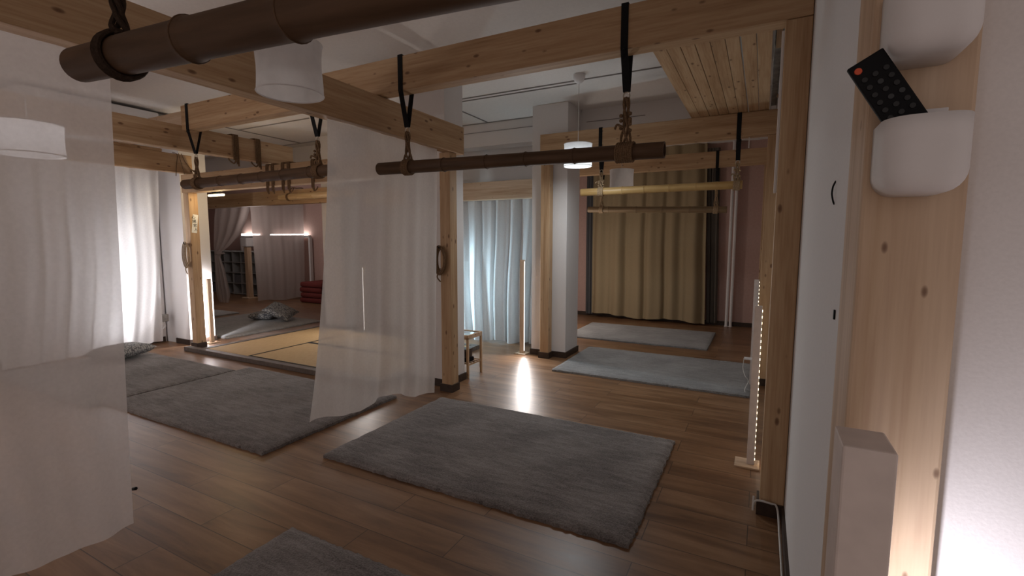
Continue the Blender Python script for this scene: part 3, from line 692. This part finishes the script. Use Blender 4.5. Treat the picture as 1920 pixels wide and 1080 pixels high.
pendant('unlit white drum lamp far back before the tan curtain', q.x, 6.9, q.z, .17, .28, None, seed=5, wob=.01)
q = P(57, 290, 1, 1.15)
pendant('softly lit drum lamp glimpsed through the sheer curtain at the left edge', q.x, 1.15, q.z, .15, .165, BULBW, seed=6)
# ------------------------------------------------------------------ small table
t = thing('side_table', 'small wooden side table with glass top beside the middle column', 'table', (-3.03, 4.41, 0))
x0, x1, y0, y1, H = -3.30, -2.775, 4.28, 4.58, .475
o_ = (-3.03, 4.41, 0)
for xx in (x0, x1-.024):
    for yy in (y0, y1-.024): obj('leg', boxm((xx, yy, .001), (xx+.024, yy+.024, H-.03), .003, o_), PINE[2], t)
bm = bmesh.new()
for a, b in (((x0, y0, H-.045), (x1, y0+.024, H)), ((x0, y1-.024, H-.045), (x1, y1, H)), ((x0, y0+.024, H-.045), (x0+.024, y1-.024, H)), ((x1-.024, y0+.024, H-.045), (x1, y1-.024, H))): add_box(bm, [a[i]-o_[i] for i in range(3)], [b[i]-o_[i] for i in range(3)], .003)
obj('top_frame', bm, PINE[0], t)
obj('glass_top', boxm((x0+.024, y0+.024, H-.014), (x1-.024, y1-.024, H-.006), 0, o_), GLASS, t)
bm = bmesh.new()
for k in range(5):
    yy = y0+.03+k*(y1-y0-.06)/4; add_box(bm, (x0+.01-o_[0], yy-.006-o_[1], .15), (x1-.01-o_[0], yy+.006-o_[1], .162))
add_box(bm, (x1-.02-o_[0], y0+.01-o_[1], .135), (x1-.008-o_[0], y1-.01-o_[1], .15)); add_box(bm, (x0+.008-o_[0], y0+.01-o_[1], .135), (x0+.02-o_[0], y1-.01-o_[1], .15))
obj('slatted_shelf', bm, PINE[0], t)
tag(obj('folded_cloth', boxm((-2.94, 4.32, .163), (-2.80, 4.45, .215), .015, (-2.87, 4.39, .163)), BPLAST, None, (-2.87, 4.39, .163)), 'black bundle on the slatted shelf of the small table', 'bundle')
t = thing('wooden_box', 'dark brown box held between table top and shelf beside the column', 'box', (-2.93, 4.36, .216))
obj('body', boxm((-.12, -.05, 0), (.12, .06, .075), .004), BASE, t); obj('lid', boxm((-.125, -.055, .075), (.125, .065, .095), .004), BASE, t)
# ------------------------------------------------------------------ right post: holders, remote, hooks
def holder(label, zb, x0=.135, x1=.229, yf=.792, yb=.879, h=.098):
    loc = ((x0+x1)/2, yb, zb); t = thing('wall_holder', label, 'holder', loc, 'white holders on the right post')
    w = (x1-x0); d = yb-yf
    def section(xh, yfr, rc, n=6):      # plan outline, open at the back
        pts = [(-xh, 0)]
        for k in range(n+1): a = math.pi+k/n*math.pi/2; pts.append((-xh+rc+rc*math.cos(a), -yfr+rc+rc*math.sin(a)))
        for k in range(n+1): a = 1.5*math.pi+k/n*math.pi/2; pts.append((xh-rc+rc*math.cos(a), -yfr+rc+rc*math.sin(a)))
        pts.append((xh, 0)); return pts
    bm = bmesh.new(); rows = []; rb = .030
    zs = [(h, 1, 1), (h-.003, 1.0, 1.0)]+[(h*.7, 1, 1), (h*.45, 1, 1)]
    lev = [(h, 0)]+[(h*.75, 0), (h*.5, 0), (rb, 0)]+[(rb-rb*math.sin(a), .9*rb*(1-math.cos(a))) for a in [R(15*k) for k in range(1, 7)]]
    for z, ins in lev: rows.append([bm.verts.new((x, y, z)) for x, y in section(w/2-ins, d-ins, max(.004, .032-ins))])
    for A, B in zip(rows, rows[1:]):
        for k in range(len(A)-1): bm.faces.new((A[k], B[k], B[k+1], A[k+1]))
    bm.faces.new(rows[-1][::-1])
    bmesh.ops.recalc_face_normals(bm, faces=bm.faces[:])
    o = obj('pocket', bm, WPLAST, t, smooth=True)
    md = o.modifiers.new('shell', 'SOLIDIFY'); md.thickness = .003; md.offset = -1
    obj('back_plate', boxm((-w/2+.012, -.004, .02), (w/2-.012, -.001, h+.022), .001), WPLAST, t)
    return t
zb = P(1735, 360, 1, .80).z
holder('white plastic holder on the pale right post, with the remote in it', zb)
zb2 = P(1735, 93, 1, .80).z
holder('empty white plastic holder cut by the top edge at right, above the remote', zb2)
ya = .835
A, B, D_ = P(1587, 132, 1, ya), P(1655, 90, 1, ya), P(1645, 222, 1, ya)
ex = (B-A).normalized(); ez = Vector((-ex.z, 0, ex.x)); wr = (B-A).length; lr = .115
t = thing('remote_control', 'black remote control with an orange button, tilted in the white holder', 'remote', A+ex*wr/2-ez*lr)
mm = Matrix((ex, Vector((0, 1, 0)), ez)).transposed()
t.rotation_euler = mm.to_euler()
obj('body', boxm((-wr/2, -.004, 0), (wr/2, .004, lr), .002), BPLAST, t)
def btn(x, z, r=.0042, m=BUTTON, nm='button', sy=1):
    b2 = bmesh.new(); bmesh.ops.create_cone(b2, cap_ends=True, segments=20, radius1=r, radius2=r*.9, depth=.0016, matrix=Matrix.Translation((x, -.0046, z)) @ Matrix.Rotation(R(90), 4, 'X')); return obj(nm, b2, m, t)
btn(-wr/2+.009, lr-.011, .0048, ORANGE, 'power_button')['label'] = 'orange power button'
for i in range(3):
    for j in range(6): btn(-wr/2+.0095+i*(wr-.019)/2, lr-.026-j*.0125, .0038, BUTTONL if (i, j) in ((1, 1), (2, 3), (1, 3)) else BUTTON) if not (i == 0 and j > 9) else None
q = P(1566, 360, 0, RX)
t = thing('wall_hook', 'small curved black hook on the white wall left of the right post', 'hook', q)
obj('arm', tubem(smoothpath([(0, 0, .03), (-.006, -.004, .015), (-.008, -.006, -.005), (-.004, -.004, -.025), (0, 0, -.034)]), .0022, 6), BPLAST, t, smooth=True)
tag(obj('nail_head', boxm((-.004, -.006, -.012), (0, .006, .012), .001), BPLAST, None, P(1566, 590, 0, RX-.0002)), 'small dark peg low on the white wall left of the right post', 'peg')
tag(obj('wire_stub', tubem([(0, 0, 0), (-.03, 0, -.01)], .008, 8), BPLAST, None, P(255, 916, 0, -2.705)), 'small black clip at the lower right edge of the wide sheer curtain', 'clip')
# rope hanging from the rear right post
q0 = P(1462, 262, 1, 5.0)
t = thing('knotted_cord', 'dark cord knotted on a nail of the right post, hanging straight down', 'cord', (.045, 2.9, 2.2))
pts = [(.043, 2.955, 2.27), (.04, 2.95, 2.2), (.041, 2.955, 2.0), (.043, 2.955, 1.86)]
obj('strand', tubem(smoothpath([Vector(p) for p in pts]), .004, 6, (.045, 2.9, 2.2)), JUTE, t, smooth=True)
b2 = bmesh.new(); bmesh.ops.create_icosphere(b2, subdivisions=2, radius=.013, matrix=Matrix.Translation((.04-.045, .053, .06))); obj('knot', b2, JUTE, t, smooth=True)
tag(obj('cable_duct', boxm((.036, 2.88, 1.75), (.0495, 2.90, 2.56), .002, (.043, 2.89, 1.75)), WPLAST, None, (.043, 2.89, 1.75)), 'white cable duct running down the left edge of the nearest right post', 'cable duct')
# bracket under rear crossbeam
t = tag(obj('shelf_bracket', boxm((-.06, 0, -.10), (-.05, .05, 0)), WPLAST, None, (-.12, 5.56, 2.554)), 'small white bracket under the rear crossbeam at right', 'bracket')
# ------------------------------------------------------------------ paper sign with four characters
sgn = thing('paper_sign', 'small white paper strip with black brush characters on the golden post', 'sign', (-6.878, 3.812, 1.72))
obj('paper', boxm((0, -.034, -.125), (.0015, .034, .125)), PAPER, sgn, rot=(R(-7), 0, 0))
for k, ch in enumerate('心縄官人'):
    cu = bpy.data.curves.new('character', 'FONT'); cu.body = ch; cu.size = .05; cu.align_x = 'CENTER'; cu.align_y = 'CENTER'; cu.extrude = .0004
    o = bpy.data.objects.new('character', cu); C.objects.link(o)
    dg = bpy.context.evaluated_depsgraph_get(); me = bpy.data.meshes.new_from_object(o.evaluated_get(dg)); bpy.data.objects.remove(o)
    o = bpy.data.objects.new('character', me); C.objects.link(o); me.materials.clear(); me.materials.append(INK)
    o.parent = sgn; o.rotation_euler = Matrix(((0, 0, 1), (1, 0, 0), (0, 1, 0))).to_euler(); zz = .085-k*.055
    o.location = (.0025, .0+(.085-zz)*.12-.012, zz)
# ------------------------------------------------------------------ far right pipes, radiator valve, ceiling bits
for k, u in enumerate((1361, 1369)):
    q = P(u, 615, 1, 9.10)
    t = thing('heating_pipe', ('left' if k == 0 else 'right')+' of the two white pipes rising beside the tan curtain', 'pipe', (q.x, 9.10, 0), 'white heating pipes')
    b2 = bmesh.new(); add_tube(b2, [(0, 0, .001), (0, 0, 3.189)], .024, 14); obj('tube', b2, WPLAST, t, smooth=True)
    b2 = bmesh.new(); add_tube(b2, [(0, 0, .001), (0, 0, .012)], .033, 18); obj('collar', b2, WPLAST, t, smooth=True)
q = P(321, 595, 0, -7.62)
t = thing('radiator_valve', 'grey valve box on the pipe beside the glowing curtain', 'valve', (-7.66, 3.70, q.z))
obj('body', boxm((-.05, -.075, -.05), (.05, .075, .05), .006), GREYM, t)
b2 = bmesh.new(); add_tube(b2, [(0, -.02, .05), (0, -.02, 2.3)], .009, 10); obj('pipe', b2, DKWOOD, t, smooth=True)
b2 = bmesh.new(); add_tube(b2, smoothpath([(0, .03, -.05), (.01, .04, -.12), (-.02, .03, -.16)]), .012, 8); obj('bend', b2, WPLAST, t, smooth=True)
t = thing('ceiling_unit', 'white box unit under the ceiling at far left above the beams', 'ceiling unit', (-7.4, 2.9, 3.05))
obj('housing', boxm((-7.8, 2.2, 2.90), (-7.08, 3.56, 3.15), .012, (-7.4, 2.9, 3.05)), WPLAST, t)
obj('duct', boxm((-7.78, 3.56, 3.0), (-7.15, 3.81, 3.16), .01, (-7.4, 2.9, 3.05)), GREYM, t)
CG = 'cable ducts on the ceiling'
def duct(label, a, b, w=.012):
    a, b = Vector(a), Vector(b); lo = [min(a[i], b[i])-(w/2 if abs(a[i]-b[i]) < 1e-6 else 0) for i in range(3)]; hi = [max(a[i], b[i])+(w/2 if abs(a[i]-b[i]) < 1e-6 else 0) for i in range(3)]
    c = (a+b)/2; tag(obj('cable_duct', boxm(lo, hi, .002, c), CEILD, None, c), label, 'cable duct', CG)
CEILD = plain('grey_cable', (.26, .24, .23), .6, .3, .05, 30, 0)
duct('front one of two thin ceiling cables beside the lit pendant', (-3.4, 4.96, 3.1845), (-.76, 4.96, 3.1845))
duct('rear one of two thin ceiling cables ending near the lit pendant', (-3.4, 5.05, 3.1845), (-1.85, 5.05, 3.1845))
duct('ceiling cable along the foot of the downstand left of the rear column', (-4.4, 6.09, 3.1845), (-2.67, 6.09, 3.1845))
duct('ceiling cable running lengthwise into the downstand left of the rear column', (-3.58, 4.3, 3.1845), (-3.58, 6.08, 3.1845))
duct('thin cable across the face of the downstand left of the rear column', (-4.6, 6.094, 3.06), (-2.67, 6.094, 3.06), .008)
duct('thin cable on the downstand right of the rear column', (-2.1, 6.094, 3.03), (-1.35, 6.094, 3.03), .008)
qa, qb, qd = P(447, 237, 2, 3.24), P(595, 214, 2, 3.24), P(553, 264, 2, 3.24)
duct('ceiling cable across the bay above the left beam', (qa.x, qa.y, 3.1845), (qb.x-.1, qa.y, 3.1845), .014)
duct('ceiling cable running lengthwise above the left bamboo pole', (qa.x, 2.9, 3.1845), (qa.x, qd.y, 3.1845), .014)
duct('ceiling cable at the far end of the bay above the left bamboo pole', (qa.x-2.2, qd.y, 3.1845), (-4.1, qd.y, 3.1845), .014)
# ------------------------------------------------------------------ back room
s0 = P(414, 551, 1, 8.25); s1 = P(484, 551, 1, 8.25)
t = thing('shelf_unit', 'low dark cube shelf along the back of the dim room', 'shelf', ((s0.x+s1.x)/2, 8.30, 0))
w = s1.x-s0.x+.5; bm = bmesh.new(); nc, nr, hh = 6, 4, 1.2
for i in range(nc+1): x = -w/2+w*i/nc; add_box(bm, (x-.01, -.19, .001), (x+.01, .19, hh))
obj('upright', bm, SHELFM, t)
bm = bmesh.new()
for j in range(nr+1):
    z = .03+(hh-.05)*j/nr; add_box(bm, (-w/2, -.195, z-.011), (w/2, .19, z+.011))
obj('shelf_board', bm, SHELFM, t)
obj('back_panel', boxm((-w/2, .19, .02), (w/2, .2, hh)), SHELFB, t)
for i, j, u in ((0, 0, 0), (1, 2, 0), (3, 1, 0), (4, 3, 0)):
    x = -w/2+w*(i+.5)/nc; z = .046+(hh-.05)*j/nr
    tag(obj('storage_box', boxm((-w/nc/2+.03, -.17, 0), (w/nc/2-.03, .15, .22), .01), SHELFB, None, (t.location.x+x, t.location.y, z)), ['dark storage box in the bottom left cell of the back room shelf', 'dark storage box in the third row of the back room shelf', 'dark storage box in the middle column of the back room shelf', 'dark storage box in the top row of the back room shelf'][(0, 1, 3, 4).index(i)], 'box', 'boxes in the back room shelf')
q = P(469, 553, 1, 7.75)
t = thing('post_lamp', 'slim wooden stand with a small white cap before the dark shelf', 'stand', (q.x, 7.75, 0))
obj('base', boxm((-.14, -.14, .001), (.14, .14, .03), .004), PALE[0], t)
obj('pole', boxm((-.06, -.06, .03), (.06, .06, 1.33), .006), PALE[2], t); obj('cap', boxm((-.11, -.11, 1.33), (.11, .11, 1.56), .02), WPLAST, t)
c0, c1 = P(452, 440, 1, 8.6), P(580, 440, 1, 8.6)
t = thing('light_bar', 'lit white strip along the top of a frame in the back room', 'light', ((c0.x+c1.x)/2, 8.62, c0.z))
hw = (c1.x-c0.x)/2
obj('rail', boxm((-hw, -.04, -.09), (hw, .04, -.03), .004), WPLAST, t)
obj('diffuser', boxm((-hw+.05, -.045, -.02), (-hw*.45, .03, .025)), STRIPM, t)
obj('diffuser', boxm((-hw*.08, -.045, -.02), (hw-.1, .03, .012)), STRIPM, t)
obj('frame_post', boxm((hw-.03, -.04, -c0.z), (hw+.03, .04, -.09), .003), WPLAST, t)
obj('frame_post', boxm((-hw-.03, -.04, -c0.z), (-hw+.03, .04, -.09), .003), WPLAST, t)
q = P(588, 565, 1, 8.0)
for k in range(4):
    t = thing('floor_cushion', ['lowest', 'second lowest', 'second highest', 'topmost'][k]+' red cushion of the stack in the back room', 'cushion', (q.x+.12+.03*(k % 2), 8.15, .002+k*.125), 'red cushions stacked in the back room')
    obj('cover', boxm((-.38, -.35, 0), (.38, .35, .122), .045), REDC, t, smooth=True)
# ------------------------------------------------------------------ light
W = bpy.data.worlds.new('world'); sc.world = W; W.use_nodes = True
bg = W.node_tree.nodes['Background']; bg.inputs[0].default_value = (1, .84, .79, 1); bg.inputs[1].default_value = .32
strip_light('light_left_column', (-7.112, 4.05, .5), (-1, -.15, 0), .86, 16, (.96, .95, 1))
strip_light('light_left_curtain', (-7.735, 3.05, 1.0), (-.35, .1, 0), 1.7, 4, (.96, .95, 1))
strip_light('light_left_curtain_front', (-7.67, 3.05, 1.05), (1, .1, 0), 1.7, 9, (.96, .95, 1))
strip_light('light_rear_column', (-2.735, 5.575, .66), (.2, -.9, 0), 1.1, 9, (1, .93, .90), spec=.13)
strip_light('light_tatami', (-5.71, 5.68, .78), (.1, -1, 0), .6, 12, (1, .93, .88))
point('light_warm_lamp', (-6.5, 3.97, 2.06), 6, (1, .74, .40), .03)
strip_light('light_blue_curtain', (-4.21, 5.74, .75), (1, .22, 0), 1.15, 15, (.60, .86, 1))
strip_light('light_right_post', (.028, 3.49, .55), (1, -.1, 0), 1.0, 1.0, (1, .8, .6))
strip_light('light_near_wall', (.163, .72, .54), (1, .42, 0), 1.0, 5.0, (.93, .90, 1), .03)
point('light_pendant', (-1.745, 4.81, 2.305), 2.2, (.86, .95, 1))
pl = bpy.data.lights.new('light_pendant_down', 'AREA'); pl.shape = 'DISK'; pl.size = .2; pl.energy = 9; pl.color = (.9, .96, 1); pl.specular_factor = .2
po = bpy.data.objects.new('light_pendant_down', pl); C.objects.link(po); po.location = (-1.745, 4.81, 2.268)
point('light_pendant_left', (-3.77, 1.15, 2.35), 6, (1, .93, .93))
point('fill_behind_left', (-5.2, .2, 1.0), 20, (1, .88, .83), .25)  # unseen fill added behind the sheer curtain to brighten the left side
point('fill_behind', (.5, -.05, .5), 1.7, (1, .86, .80), .25)  # unseen low fill added by the camera for the near bar and post
point('light_back_room', (-10, 6.8, 1.9), 15, (1, .88, .85), .2)
point('fill_far_right', (-2.95, 7.3, 1.0), 21, (1, .92, .84), .15)  # fill without a lamp, added behind the rear column for the tan curtain
sc.view_settings.view_transform = 'Standard'; sc.view_settings.look = 'None'; sc.view_settings.gamma = 1; sc.view_settings.exposure = .32
sc.cycles.max_bounces = 8; sc.cycles.transparent_max_bounces = 12
